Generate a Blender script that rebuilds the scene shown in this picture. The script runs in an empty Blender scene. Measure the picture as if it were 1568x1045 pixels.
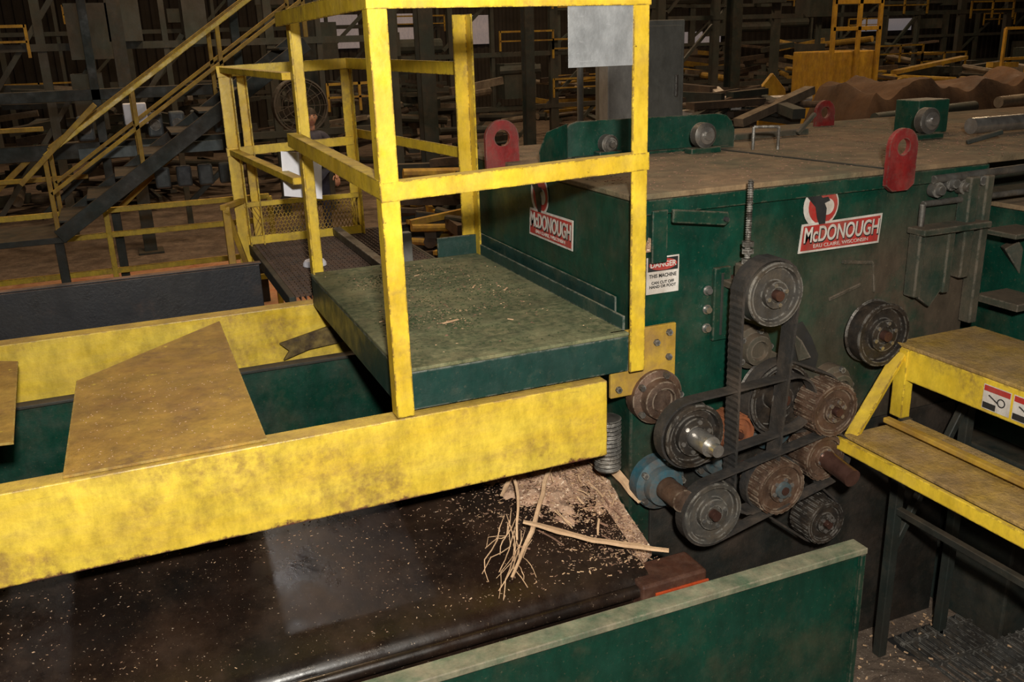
import bpy, bmesh, math, random
from mathutils import Vector, Matrix, noise
R=random.Random(7)
sc=bpy.context.scene
try:
    sc.view_settings.view_transform='Standard'
except Exception: pass
COL=sc.collection
FL=-1.6
V=Vector
# ------------------------------------------------------------ materials
def mk(name, c1, c2=None, scale=4., rough=.55, metal=0., dust=None, dusty=0., top=0., rust=None, rusty=0., bump=.15, rustz=None, spec=.5, fine=60., stretch=None, speck=None, specka=0., grime=.35, edge=None, dustx=None, scr=None, scra=0., stain=None, stainy=0.):
    m=bpy.data.materials.new(name); m.use_nodes=True; nt=m.node_tree; N=nt.nodes; L=nt.links
    b=N['Principled BSDF']; b.inputs['Metallic'].default_value=metal; b.inputs['Specular IOR Level'].default_value=spec
    tc=N.new('ShaderNodeTexCoord'); co=tc.outputs['Object']
    def mapped(s,rot=(0,0,0)):
        mp=N.new('ShaderNodeMapping'); mp.inputs['Scale'].default_value=s; mp.inputs['Rotation'].default_value=rot; L.new(co,mp.inputs[0]); return mp.outputs[0]
    cs=mapped(stretch) if stretch else co
    def noi(s,det=6,ro=.6,src=None,dist=0.):
        n=N.new('ShaderNodeTexNoise'); n.inputs['Scale'].default_value=s; n.inputs['Detail'].default_value=det; n.inputs['Roughness'].default_value=ro; n.inputs['Distortion'].default_value=dist
        L.new(src or cs,n.inputs['Vector']); return n.outputs['Fac']
    def ramp(f,a,bb,lo=0.,hi=1.):
        r=N.new('ShaderNodeMapRange'); r.inputs['From Min'].default_value=a; r.inputs['From Max'].default_value=bb; r.inputs['To Min'].default_value=lo; r.inputs['To Max'].default_value=hi; L.new(f,r.inputs['Value']); return r.outputs['Result']
    def mix(f,a,bb,bt='MIX'):
        x=N.new('ShaderNodeMix'); x.data_type='RGBA'; x.blend_type=bt
        if isinstance(f,(int,float)): x.inputs[0].default_value=f
        else: L.new(f,x.inputs[0])
        for s,i in ((a,6),(bb,7)):
            if isinstance(s,tuple): x.inputs[i].default_value=(*s,1)
            else: L.new(s,x.inputs[i])
        return x.outputs[2]
    def ma(op,a,bb,cl=None):
        x=N.new('ShaderNodeMath'); x.operation=op; x.use_clamp=(op in('ADD','MULTIPLY')) if cl is None else cl
        for s,i in ((a,0),(bb,1)):
            if isinstance(s,(int,float)): x.inputs[i].default_value=s
            else: L.new(s,x.inputs[i])
        return x.outputs[0]
    c2=c2 or tuple(v*.7 for v in c1)
    col=mix(ramp(noi(scale),.35,.65),c1,c2)
    rv=ramp(noi(scale*3),.3,.7)
    if dust:
        f=ramp(noi(scale*1.7,8,.7),.62-dusty*.5,.82-dusty*.3)
        f=ma('MULTIPLY',f,min(1,dusty*1.6))
        if top:
            g=N.new('ShaderNodeNewGeometry'); sp=N.new('ShaderNodeSeparateXYZ'); L.new(g.outputs['Normal'],sp.inputs[0])
            t=ramp(sp.outputs['Z'],.3,.95); t=ma('MULTIPLY',t,ramp(noi(scale*2.3,8,.7),.28,.6)); f=ma('ADD',f,ma('MULTIPLY',t,top))
        col=mix(f,col,dust)
        rv=ma('ADD',rv,f)
    if dustx:
        xa,xb,dc=dustx
        g=N.new('ShaderNodeSeparateXYZ'); L.new(co,g.inputs[0])
        f=ma('MULTIPLY',ramp(g.outputs['X'],xa,xb),ramp(noi(3.2,8,.7),.30,.52))
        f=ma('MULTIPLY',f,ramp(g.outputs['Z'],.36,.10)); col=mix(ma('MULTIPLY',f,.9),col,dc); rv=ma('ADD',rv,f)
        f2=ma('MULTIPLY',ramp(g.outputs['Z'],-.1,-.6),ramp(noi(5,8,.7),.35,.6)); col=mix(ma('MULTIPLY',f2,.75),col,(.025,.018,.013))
    if edge:
        bv=N.new('ShaderNodeBevel'); bv.samples=4; bv.inputs['Radius'].default_value=.009
        g=N.new('ShaderNodeNewGeometry'); dt=N.new('ShaderNodeVectorMath'); dt.operation='DOT_PRODUCT'; L.new(bv.outputs[0],dt.inputs[0]); L.new(g.outputs['Normal'],dt.inputs[1])
        e=ramp(dt.outputs['Value'],.995,.93); e=ma('MULTIPLY',e,ramp(noi(22,8,.75,co),.47,.53)); col=mix(e,col,edge)
    if stain:
        f=ramp(noi(2.6,9,.72,co),.60-stainy*.2,.72-stainy*.2); f=ma('MULTIPLY',f,ramp(noi(34,6,.7,co),.35,.6)); col=mix(ma('MULTIPLY',f,.8),col,stain)
    if rust:
        f=ramp(noi(scale*5,10,.75),.70-rusty*.2,.73-rusty*.2)
        col=mix(f,col,rust)
        if rustz is not None:
            g=N.new('ShaderNodeSeparateXYZ'); L.new(co,g.inputs[0])
            z=ma('SUBTRACT',rustz,g.outputs['Z']); y=ma('ADD',z,ma('MULTIPLY',noi(9,8,.75,co),.09),False)
            col=mix(ramp(y,.04,.05),col,rust)
    if scr:
        msk=ramp(noi(5,5,.6,co),.42,.6)
        f=ramp(noi(13,6,.65,mapped((1.1,4,6),(0,.5,.3)),.5),.64-scra*.2,.70-scra*.2); col=mix(ma('MULTIPLY',ma('MULTIPLY',f,msk),.42),col,scr)
        f=ramp(noi(11,6,.65,mapped((4.5,1.3,1.6),(0,.3,-.6)),.6),.65-scra*.2,.71-scra*.2); col=mix(ma('MULTIPLY',ma('MULTIPLY',f,msk),.35),col,scr)
    if grime:
        gr_=ramp(noi(11,12,.78,mapped((1,1,.45))),.30,.66,1-grime,1.12); cc=N.new('ShaderNodeCombineColor'); 
        for k in range(3): L.new(gr_,cc.inputs[k])
        col=mix(1.,col,cc.outputs[0],'MULTIPLY')
        f=ramp(noi(70,6,.8,co),.60,.70); col=mix(ma('MULTIPLY',f,grime*.55),col,(.30,.21,.13))
    if speck:
        f=ramp(noi(110,2,.5,co),.70-specka,.72-specka); col=mix(f,col,speck)
    L.new(col,b.inputs['Base Color'])
    L.new(ramp(rv,0,1,max(.03,rough-.12),min(1,rough+.2)),b.inputs['Roughness'])
    if bump:
        bm=N.new('ShaderNodeBump'); bm.inputs['Strength'].default_value=bump; bm.inputs['Distance'].default_value=.01
        L.new(noi(fine,5,.7,co),bm.inputs['Height']); L.new(bm.outputs[0],b.inputs['Normal'])
    return m
BR=(.10,.05,.03)
YEL=mk('yellow_paint',(.84,.60,.045),(.70,.46,.03),5,.38,dust=(.42,.27,.07),dusty=.27,top=.5,rust=(.11,.055,.025),rusty=.24,bump=.1,edge=BR,grime=.40,stain=(.30,.19,.05),stainy=.25)
YBEAM=mk('yellow_beam_paint',(.86,.64,.075),(.74,.50,.04),3,.36,dust=(.50,.32,.08),dusty=.3,top=.9,rust=(.13,.05,.03),rusty=.08,rustz=-.425,bump=.2,stretch=(.6,1,2.5),edge=(.2,.1,.07),grime=.45,scr=(.42,.27,.06),scra=.1,stain=(.38,.23,.06),stainy=.5)
YDK=mk('yellow_paint_worn',(.52,.33,.03),(.36,.2,.025),6,.6,dust=(.2,.12,.06),dusty=.4,rust=(.08,.04,.02),rusty=.25)
GRN=mk('green_machine_paint',(.004,.052,.032),(.003,.036,.022),3,.38,dust=(.09,.07,.04),dusty=.28,top=.9,rust=(.10,.085,.055),rusty=.1,bump=.1,edge=(.12,.11,.08),scr=(.09,.11,.07),scra=-.15,grime=.5)
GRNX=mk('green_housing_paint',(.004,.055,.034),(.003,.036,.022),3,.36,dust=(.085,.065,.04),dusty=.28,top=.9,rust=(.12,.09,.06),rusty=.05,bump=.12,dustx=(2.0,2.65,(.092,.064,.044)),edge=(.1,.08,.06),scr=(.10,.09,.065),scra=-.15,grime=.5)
GRND=mk('green_machine_dusty',(.016,.036,.024),(.03,.032,.023),2.2,.6,dust=(.11,.078,.05),dusty=.5,top=1.,rust=(.02,.015,.012),rusty=.05,bump=.25,edge=(.15,.12,.09))
GTOP=mk('dusty_green_top',(.19,.145,.085),(.085,.10,.055),1.6,.8,dust=(.30,.19,.10),dusty=.6,rust=(.07,.042,.025),rusty=.28,bump=.4,grime=.6)
DECK=mk('deck_green_dusty',(.22,.235,.125),(.13,.155,.075),3.3,.65,dust=(.28,.24,.12),dusty=.5,rust=(.045,.08,.028),rusty=.42,bump=.5,grime=.55,stain=(.025,.055,.018),stainy=.95)
DECKS=mk('deck_side_green',(.009,.042,.034),(.016,.046,.038),4,.4,dust=(.16,.15,.09),dusty=.2,top=.9,rust=(.25,.28,.26),rusty=-.1,edge=(.2,.2,.17))
BLK=mk('black_chute_steel',(.010,.008,.007),(.022,.011,.007),2.,.24,dust=(.06,.034,.02),dusty=.36,bump=.07,spec=.45,speck=(.3,.23,.17),specka=-.02,grime=.5)
NAVY=mk('dark_trough_paint',(.012,.014,.02),(.02,.02,.022),3,.5,dust=(.28,.16,.10),dusty=.1,top=1.,bump=.2)
RUSTP=mk('rusty_yellow_plate',(.44,.25,.04),(.30,.155,.032),2.2,.45,dust=(.54,.34,.055),dusty=.5,rust=(.80,.58,.06),rusty=.30,bump=.2,grime=.5,edge=(.55,.42,.12),scr=(.20,.11,.035),scra=.05,stain=(.24,.13,.045),stainy=.4)
SAW=mk('sawdust',(.58,.36,.24),(.38,.22,.14),14,.95,dust=(.72,.52,.36),dusty=.4,rust=(.17,.09,.055),rusty=.3,bump=.6,fine=45,grime=.6,speck=(.85,.68,.5),specka=.06)
WOOD=mk('splinter_wood',(.74,.50,.30),(.56,.35,.2),8,.8,bump=.3)
WOODD=mk('dark_wood_chip',(.34,.19,.12),(.22,.12,.08),20,.9,bump=.3)
RUBB=mk('belt_rubber',(.018,.018,.018),(.035,.028,.022),6,.7,dust=(.12,.085,.06),dusty=.3,bump=.3)
CAST=mk('cast_iron_grey',(.13,.125,.115),(.08,.07,.06),7,.5,metal=.5,dust=(.22,.16,.10),dusty=.3,bump=.2,edge=(.4,.38,.34))
GEARM=mk('rust_brown_gear',(.14,.075,.045),(.065,.04,.028),9,.5,metal=.3,dust=(.20,.13,.09),dusty=.35,bump=.3,edge=(.38,.30,.22),grime=.5)
SHAFT=mk('oily_shaft',(.16,.08,.06),(.1,.05,.04),9,.3,metal=.6,bump=.1)
BLUE=mk('blue_bearing_paint',(.025,.11,.15),(.04,.07,.08),9,.5,dust=(.12,.09,.07),dusty=.5,grime=.5)
STEEL=mk('bright_steel',(.55,.53,.5),(.4,.38,.36),8,.3,metal=.85,bump=.08)
GALV=mk('galvanised_sheet',(.42,.43,.44),(.3,.31,.32),6,.4,metal=.35,bump=.15,rust=(.3,.2,.12),rusty=-.1,scr=(.6,.61,.63),scra=.1)
RED=mk('red_lug_paint',(.28,.016,.016),(.15,.012,.012),6,.5,dust=(.14,.07,.05),dusty=.4,grime=.5,edge=(.15,.1,.08))
REDS=mk('sign_red',(.48,.03,.025),(.35,.03,.025),8,.5,dust=(.22,.10,.07),dusty=.4,bump=0)
WHT=mk('sign_white',(.68,.64,.59),(.50,.45,.40),8,.5,dust=(.35,.27,.20),dusty=.35,bump=0)
PAPER=mk('white_paper',(.8,.8,.86),(.7,.7,.77),5,.7,bump=.05,grime=.1)
BLKP=mk('sign_black',(.015,.015,.015),(.03,.03,.03),5,.5,bump=0,grime=0)
ORG=mk('orange_paint',(.62,.09,.015),(.4,.05,.01),9,.5,dust=(.1,.04,.03),dusty=.3)
DKST=mk('dark_structural_steel',(.018,.028,.024),(.03,.026,.020),3,.6,dust=(.10,.07,.04),dusty=.25,top=.7)
FLOOR=mk('sawmill_floor',(.20,.14,.10),(.09,.062,.045),2.2,.9,dust=(.36,.275,.2),dusty=.38,rust=(.04,.028,.02),rusty=.35,bump=.8,fine=45,speck=(.5,.42,.34),specka=.03,grime=.6)
REDF=mk('red_painted_floor',(.46,.17,.08),(.32,.14,.07),2.2,.8,dust=(.55,.36,.2),dusty=.5,bump=.4)
WALL=mk('corrugated_wall_paint',(.050,.041,.034),(.034,.028,.023),.6,.8,dust=(.09,.072,.056),dusty=.3,bump=.2,grime=0)
BRN=mk('brown_tarp',(.12,.062,.03),(.06,.033,.02),1.3,.8,dust=(.17,.10,.05),dusty=.3,bump=.5,fine=8)
GRY=mk('grey_cabinet_paint',(.22,.22,.20),(.17,.17,.155),3,.5,bump=.05)
SKIN=mk('skin',(.55,.32,.23),(.5,.27,.19),6,.5,bump=.05,grime=0)
SHIRT=mk('dark_shirt_cloth',(.07,.075,.11),(.05,.05,.075),10,.9,bump=.3)
JEAN=mk('denim',(.03,.04,.08),(.025,.03,.055),12,.9,bump=.3)
HAIR=mk('dark_hair',(.03,.02,.015),(.02,.015,.01),30,.6,bump=.5,grime=0)
# ------------------------------------------------------------ helpers
def root(name):
    e=bpy.data.objects.new(name,None); e.empty_display_size=.1; COL.objects.link(e); return e
def finish(name,bm,mat,parent=None,smooth=False):
    bmesh.ops.recalc_face_normals(bm,faces=bm.faces)
    me=bpy.data.meshes.new(name); bm.to_mesh(me); bm.free()
    if smooth:
        for p in me.polygons: p.use_smooth=True
    ob=bpy.data.objects.new(name,me); me.materials.append(mat); COL.objects.link(ob)
    if parent: ob.parent=parent
    if smooth:
        es=ob.modifiers.new('e','EDGE_SPLIT'); es.split_angle=math.radians(35)
    return ob
def addbox(bm,x0,x1,y0,y1,z0,z1,M=None):
    vs=[bm.verts.new(V(p) if M is None else M@V(p)) for p in [(x0,y0,z0),(x1,y0,z0),(x1,y1,z0),(x0,y1,z0),(x0,y0,z1),(x1,y0,z1),(x1,y1,z1),(x0,y1,z1)]]
    for f in [(0,3,2,1),(4,5,6,7),(0,1,5,4),(1,2,6,5),(2,3,7,6),(3,0,4,7)]: bm.faces.new([vs[i] for i in f])
def bev(bm,w,seg=2):
    if w: bmesh.ops.bevel(bm,geom=list(bm.edges),offset=w,segments=seg,affect='EDGES',profile=.5)
def box(name,x0,x1,y0,y1,z0,z1,mat,parent=None,b=.004):
    bm=bmesh.new(); addbox(bm,x0,x1,y0,y1,z0,z1); bev(bm,b); return finish(name,bm,mat,parent)
def frame(p,q,up):
    t=(q-p).normalized(); up=V(up)
    if abs(t.dot(up))>.98: up=V((0,1,0))
    s=t.cross(up).normalized(); u=s.cross(t); return t,s,u
def addprism(bm,prof,p,q,up=(0,0,1)):
    p=V(p);q=V(q); t,s,u=frame(p,q,up)
    a=[bm.verts.new(p+s*x+u*y) for x,y in prof]; b=[bm.verts.new(q+s*x+u*y) for x,y in prof]
    n=len(prof)
    bm.faces.new(a); bm.faces.new(b[::-1])
    for i in range(n): bm.faces.new([a[i],a[(i+1)%n],b[(i+1)%n],b[i]])
def prism(name,prof,p,q,mat,parent=None,up=(0,0,1),b=0,smooth=False):
    bm=bmesh.new(); addprism(bm,prof,p,q,up); bmesh.ops.recalc_face_normals(bm,faces=bm.faces); bev(bm,b,1); return finish(name,bm,mat,parent,smooth)
def rect(w,h): return [(-w/2,-h/2),(w/2,-h/2),(w/2,h/2),(-w/2,h/2)]
def circ(r,n=16): return [(r*math.cos(2*math.pi*i/n),r*math.sin(2*math.pi*i/n)) for i in range(n)]
def ell(w,t,sx=1,sy=1): # L angle profile corner at origin
    return [(0,0),(w*sx,0),(w*sx,t*sy),(t*sx,t*sy),(t*sx,w*sy),(0,w*sy)]
def bar(name,p,q,w,h,mat,parent=None,b=.003): return prism(name,rect(w,h),p,q,mat,parent,b=b)
def rod(name,p,q,r,mat,parent=None,n=16): return prism(name,circ(r,n),p,q,mat,parent,smooth=True)
def addlathe(bm,prof,c,ax,seg=40):
    c=V(c); ax=V(ax).normalized(); t,s,u=frame(V((0,0,0)),ax,(0,0,1))
    rings=[]
    for r,h in prof:
        if r<1e-5: rings.append([bm.verts.new(c+ax*h)])
        else: rings.append([bm.verts.new(c+ax*h+(s*math.cos(2*math.pi*i/seg)+u*math.sin(2*math.pi*i/seg))*r) for i in range(seg)])
    for a,b in zip(rings,rings[1:]):
        for i in range(seg):
            j=(i+1)%seg
            if len(a)==1 and len(b)==1: continue
            if len(a)==1: bm.faces.new([a[0],b[i],b[j]])
            elif len(b)==1: bm.faces.new([a[i],b[0],a[j]])
            else: bm.faces.new([a[i],b[i],b[j],a[j]])
def lathe(name,prof,c,ax,mat,parent=None,seg=40):
    bm=bmesh.new(); addlathe(bm,prof,c,ax,seg); return finish(name,bm,mat,parent,True)
def plate(name,pts,thick,nrm,mat,parent=None,b=.002):
    bm=bmesh.new(); n=V(nrm).normalized()*thick
    a=[bm.verts.new(V(p)) for p in pts]; bb=[bm.verts.new(V(p)+n) for p in pts]
    bm.faces.new(a); bm.faces.new(bb[::-1])
    k=len(pts)
    for i in range(k): bm.faces.new([a[i],a[(i+1)%k],bb[(i+1)%k],bb[i]])
    bmesh.ops.recalc_face_normals(bm,faces=bm.faces); bev(bm,b,1)
    return finish(name,bm,mat,parent)
def text(name,s,loc,size,face,mat,parent,shear=0,ext=.002,sx=1,bold=0.):
    c=bpy.data.curves.new(name,'FONT'); c.body=s; c.size=size; c.shear=shear; c.extrude=ext; c.align_x='CENTER'; c.align_y='CENTER'; c.offset=bold
    c.materials.append(mat); o=bpy.data.objects.new(name,c); COL.objects.link(o); o.location=loc; o.scale=(sx,1,1)
    o.rotation_euler=(math.pi/2,0,0) if face=='front' else (math.pi/2,0,-math.pi/2)
    o.parent=parent; return o
# ------------------------------------------------------------ camera
Xv=V((.919,.149,-.364)).normalized(); Zv=V((-.030,.950,.311)); Zv=(Zv-Xv*Zv.dot(Xv)).normalized(); Yv=Zv.cross(Xv)
cam=bpy.data.cameras.new('camera'); cam.sensor_width=36; cam.lens=36*1400/1568; cam.clip_start=.05; cam.clip_end=200
co=bpy.data.objects.new('camera',cam); COL.objects.link(co)
M=Matrix((Xv,Yv,Zv)).to_4x4(); M.translation=V((0,0,.95)); co.matrix_world=M; sc.camera=co
# ------------------------------------------------------------ room shell
box('floor',-8,42,-4,34,FL-.2,FL,FLOOR,b=0)
def corr(name,p,q,z0,z1,mat):
    p=V(p);q=V(q);t=(q-p);L=t.length;t.normalize();n=V((-t.y,t.x,0)); bm=bmesh.new(); prev=None; k=int(L/.3)
    for i in range(k+1):
        for off,d in ((0,0),(.1,0),(.14,.05),(.26,.05)):
            pt=p+t*(i*.3+off)+n*d; a=bm.verts.new((pt.x,pt.y,z0)); b=bm.verts.new((pt.x,pt.y,z1))
            if prev: bm.faces.new([prev[0],a,b,prev[1]])
            prev=(a,b)
    return finish(name,bm,mat)
corr('wall_back',(-8,33,0),(42,33,0),FL,8,WALL)
corr('wall_right',(41.5,-4,0),(41.5,34,0),FL,8,WALL)
corr('wall_left',(-8,-4,0),(-8,34,0),FL,8,WALL)
box('ceiling',-8,42,-4,34,8,8.2,WALL,b=0)
# ------------------------------------------------------------ operator platform
pf=root('operator_platform')
x0,x1,y0,y1=.70,1.50,2.575,4.0
box('deck_plate',x0,x1,y0,y1,-.012,0,DECK,pf,.003)
box('side_front',x0+.02,x1,y0+.002,y0+.02,-.14,-.013,DECKS,pf)
box('side_left',x0,x0+.018,y0,y1,-.15,-.013,DECKS,pf)
box('side_back',x0,x1,y1-.02,y1,-.14,-.013,DECKS,pf)
box('toe_plate_right',x1-.008,x1+.0,y0+.03,y1,0,.05,DECKS,pf,.001)
box('toe_plate_outer',x1+.028,x1+.034,y0+.15,y1+.1,-.05,.085,DECKS,pf,.001)
box('toe_plate_back',1.30,x1+.02,y1,y1+.012,-.05,.09,DECKS,pf,.001)
MOSS=mk('moss_bits',(.03,.055,.018),(.07,.09,.035),30,.9)
for nm,mat,cnt,lo,hi in (('deck_debris',MOSS,2200,.001,.0048),('deck_dust_bits',WOOD,260,.001,.004),('deck_chip_bits',WOODD,220,.001,.005)):
    bm=bmesh.new()
    for i in range(cnt):
        ang=R.choice([(1.0,3.25,.08,.10),(1.15,3.5,.10,.10),(.93,3.7,.07,.07),(1.3,3.3,.05,.16),(1.02,2.95,.04,.04),(.85,3.05,.04,.06),(1.1,3.1,.10,.03),(1.2,3.75,.1,.06)])
        cx=R.gauss(ang[0],ang[2]); cy=R.gauss(ang[1],ang[3])
        if i%6==0: cx=R.uniform(x0+.04,x1-.04); cy=R.uniform(y0+.05,y1-.05)
        if not(x0+.02<cx<x1-.03 and y0+.02<cy<y1-.02): continue
        s=R.uniform(lo,hi); Mx=Matrix.Translation((cx,cy,.0005))@Matrix.Rotation(R.uniform(0,6.3),4,'Z')@Matrix.Rotation(R.uniform(-.4,.4),4,'X')
        addbox(bm,-s,s,-s*R.uniform(.2,.7),s*.5,0,R.uniform(.0005,.002),Mx)
    finish(nm,bm,mat,pf)
bm=bmesh.new()
for cx,cy,s,a in [(1.0,2.98,.035,.3),(1.25,3.4,.02,1),(.93,3.35,.02,2),(1.1,3.7,.015,.5),(1.2,2.9,.012,2.2),(.82,2.9,.012,1.2),(.78,3.1,.01,.2),(1.35,3.3,.02,.9)]:
    Mx=Matrix.Translation((cx,cy,.003))@Matrix.Rotation(a,4,'Z')
    addbox(bm,-s,s,-s*.15,s*.15,0,.003,Mx)
finish('deck_wood_chips',bm,WOOD,pf)
# ------------------------------------------------------------ guard rail around platform
gr=root('platform_guard_rail')
PW=.056
def post(n,x,y,z0,z1,sx,sy,w=PW,par=None,mat=None):
    return prism(n,ell(w,.009,sx,sy),(x,y,z0),(x,y,z1),mat or YEL,par or gr,up=(0,1,0),b=.0015)
post('post_front_left',.667,2.548,-.145,1.085,-1,1)
post('post_front_right',1.545,2.548,-.135,1.085,1,1)
post('post_back_left',.705,4.012,-.10,1.08,-1,-1)
post('post_back_right',1.50,4.02,-.02,1.07,1,-1,.07)
RP=[(0,0),(-.05,0),(-.05,-.008),(-.008,-.008),(-.008,-.055),(0,-.055)]; RL=[(-a,b) for a,b in RP]
prism('top_rail_front',RP,(.665,2.546,1.10),(1.55,2.546,1.098),YEL,gr,b=.001)
prism('mid_rail_front',RP,(.665,2.546,.578),(1.55,2.546,.602),YEL,gr,b=.001)
prism('top_rail_left',RL,(.665,2.55,1.10),(.665,4.02,1.092),YEL,gr,b=.001)
prism('mid_rail_left',RL,(.665,2.55,.585),(.665,4.02,.61),YEL,gr,b=.001)
sg=box('sheet_metal_plate',1.27,1.497,2.552,2.556,.87,1.06,GALV,gr,.0005)
prism('mid_rail_right_back',rect(.008,.05),(1.32,5.5,.46),(1.49,4.03,.46),YEL,gr,b=.001)
# ------------------------------------------------------------ lower landing with its cage
ld=root('grating_landing')
box('frame_left',.62,.65,4.16,5.62,-.2,-.14,DKST,ld); box('frame_right',1.45,1.48,4.16,5.62,-.2,-.14,DKST,ld); box('frame_back',.62,1.48,5.6,5.63,-.2,-.14,DKST,ld)
bm=bmesh.new()
for i in range(34): addbox(bm,.65+i*.0245,.654+i*.0245,4.16,5.6,-.165,-.14)
for i in range(30): addbox(bm,.65,1.45,4.18+i*.048,4.188+i*.048,-.15,-.139)
finish('grating_bars',bm,mk('rusty_grating',(.10,.055,.035),(.06,.04,.03),12,.7),ld)
box('cross_channel',1.12,1.17,4.3,5.5,-.135,-.09,CAST,ld)
lathe('white_cap',[(0,.03),(.05,.028),(.06,.015),(.062,0),(0,0)],(.86,4.75,-.138),(0,0,1),PAPER,ld,24)
lr=root('landing_guard_rail')
def lpost(n,x,y,z0,z1,w=.06): return prism(n,ell(w,.008,1,-1),(x+w/2,y,z0),(x+w/2,y,z1),YEL,lr,up=(0,1,0),b=.001)
lpost('post_a',.60,5.5,-.3,.86,.07); lpost('post_b',.69,5.52,-.3,.84,.05); lpost('post_c',1.28,5.5,-.14,.87); 
prism('top_rail_back',rect(.01,.06),(.56,5.49,.84),(1.30,5.49,.86),YEL,lr,b=.001)
prism('mid_rail_back',rect(.01,.05),(.56,5.49,.40),(1.30,5.49,.42),YEL,lr,b=.001)
prism('top_rail_right',rect(.01,.06),(1.29,5.5,.86),(1.49,4.04,.84),YEL,lr,b=.001)
prism('top_rail_left',rect(.05,.03),(.60,5.5,.85),(.70,4.06,.84),YEL,lr,b=.001)
prism('mid_rail_left',rect(.05,.03),(.60,5.5,.40),(.70,4.06,.40),YEL,lr,b=.001)
box('toe_rail_back',.62,1.30,5.48,5.49,-.14,-.09,YEL,lr,.001); box('mesh_top_rail',.62,1.30,5.48,5.49,.08,.11,YEL,lr,.001)
bm=bmesh.new()
for i in range(30):
    x=.64+i*.022
    for a,b in (((x,5.485,-.1),(min(x+.1,1.29),5.485,.09)),((x,5.485,.09),(min(x+.1,1.29),5.485,-.1))): addprism(bm,rect(.004,.004),a,b)
finish('expanded_mesh',bm,YDK,lr)
box('side_cage_post',.48,.52,5.3,5.34,-.3,.12,YDK,lr); bar('side_cage_top',(.48,5.3,.12),(.62,5.5,.12),.03,.03,YDK,lr); bar('side_cage_bottom',(.48,5.3,-.3),(.62,5.5,-.3),.03,.03,YDK,lr)
bar('side_cage_brace',(.50,5.3,.1),(.6,5.5,-.28),.03,.02,YDK,lr)
plate('paper_notice',[(.675,4.33,.30),(.85,4.33,.27),(.865,4.33,.48),(.68,4.33,.505)],.003,(0,1,0),PAPER,lr,.0005)
box('outlet_box',1.27,1.34,4.55,4.60,-.14,.02,GRY,ld)
# ------------------------------------------------------------ beams
def cbeam(name,x0,x1,y,z0,z1,mat,fl=.07,sgn=1):
    bm=bmesh.new(); t=.012
    prof=[(0,z0),(fl,z0),(fl,z0+t),(t,z0+t),(t,z1-t),(fl,z1-t),(fl,z1),(0,z1)]
    addp=[]
    for k in (x0,x1): addp.append([bm.verts.new((k,y+a*sgn,z)) for a,z in prof])
    n=len(prof); bm.faces.new(addp[0]); bm.faces.new(addp[1][::-1])
    for i in range(n): bm.faces.new([addp[0][i],addp[0][(i+1)%n],addp[1][(i+1)%n],addp[1][i]])
    bmesh.ops.recalc_face_normals(bm,faces=bm.faces); bev(bm,.004,2)
    return finish(name,bm,mat)
cbeam('yellow_channel_beam',-3.2,1.405,2.555,-.43,-.152,YBEAM,.075)
cbeam('yellow_channel_beam',-3.2,1.0,4.04,-.42,-.152,YBEAM,.085)
tw=root('conveyor_trough')
box('trough_near_wall',-3.2,.60,4.93,4.95,-.62,-.14,NAVY,tw); box('trough_lip',-3.2,.61,4.93,4.98,-.14,-.13,NAVY,tw); box('trough_floor',-3.2,.6,4.2,4.93,-.66,-.62,NAVY,tw)
pit=root('outfeed_pit_liner')
box('back_panel',-3.2,1.45,3.86,3.88,-1.5,-.36,GRN,pit); box('back_panel_lip',-3.2,1.45,3.84,3.9,-.37,-.355,DKST,pit)
box('right_panel',1.42,1.44,3.55,3.86,-1.5,-.2,DKST,pit)
cv=root('cover_plate')
plate('plate',[(-.275,2.575,-.15),(.275,2.575,-.15),(.285,3.93,-.15),(-.26,3.40,-.15)],.008,(0,0,1),RUSTP,cv,.001)
plate('patch',[(-1.0,3.0,-.15),(-.42,2.9,-.15),(-.47,3.75,-.15),(-.9,4.0,-.15)],.008,(0,0,1),RUSTP,cv,.001)
bm=bmesh.new()
for i in range(260):
    cx=R.uniform(-.25,.26); cy=R.uniform(2.6,3.4); s=R.uniform(.001,.003)
    addbox(bm,-s,s,-s*.5,s*.5,0,.001,Matrix.Translation((cx,cy,-.1415))@Matrix.Rotation(R.uniform(0,6),4,'Z'))
finish('plate_dust_bits',bm,WOOD,cv)
plate('rubber_offcut',[(.53,4.0,-.30),(.80,4.02,-.25),(.86,4.02,-.30),(.84,4.02,-.34),(.66,4.01,-.35),(.54,4.0,-.38),(.57,4.0,-.34)],.02,(0,-1,0),mk('offcut',(.05,.03,.015),(.2,.14,.04),20,.8))
# ------------------------------------------------------------ black chute
ch=root('black_steel_chute')
bm=bmesh.new(); rows=[]
prof=[(3.2,-.545),(2.9,-.635),(2.6,-.725),(2.45,-.772),(2.40,-.79),(2.37,-.80),(2.35,-.815),(2.34,-.84),(2.345,-.87),(2.36,-.9),(2.37,-1.3)]
nx=60
for (y,z) in prof:
    row=[]
    for i in range(nx+1):
        x=-3.2+i*(1.46+3.2)/nx
        row.append(bm.verts.new((x,y,z+.004*noise.noise(V((x*2,y*2,0))))))
    rows.append(row)
for a,b in zip(rows,rows[1:]):
    for i in range(nx): bm.faces.new([a[i],a[i+1],b[i+1],b[i]])
o=finish('chute_sheet',bm,BLK,ch,True); o.modifiers[0].split_angle=1.3
prism('chute_lip',circ(.022,12),(-3.2,2.335,-.845),(1.62,2.335,-.845),BLK,ch,smooth=True)
box('chute_end_box',1.40,1.66,2.30,2.44,-.93,-.81,mk('oily_brown',(.05,.022,.015),(.09,.035,.02),8,.5,dust=(.15,.08,.05),dusty=.3),ch,.01)
box('chute_end_orange',1.45,1.663,2.292,2.30,-.93,-.845,ORG,ch,.002)
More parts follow.
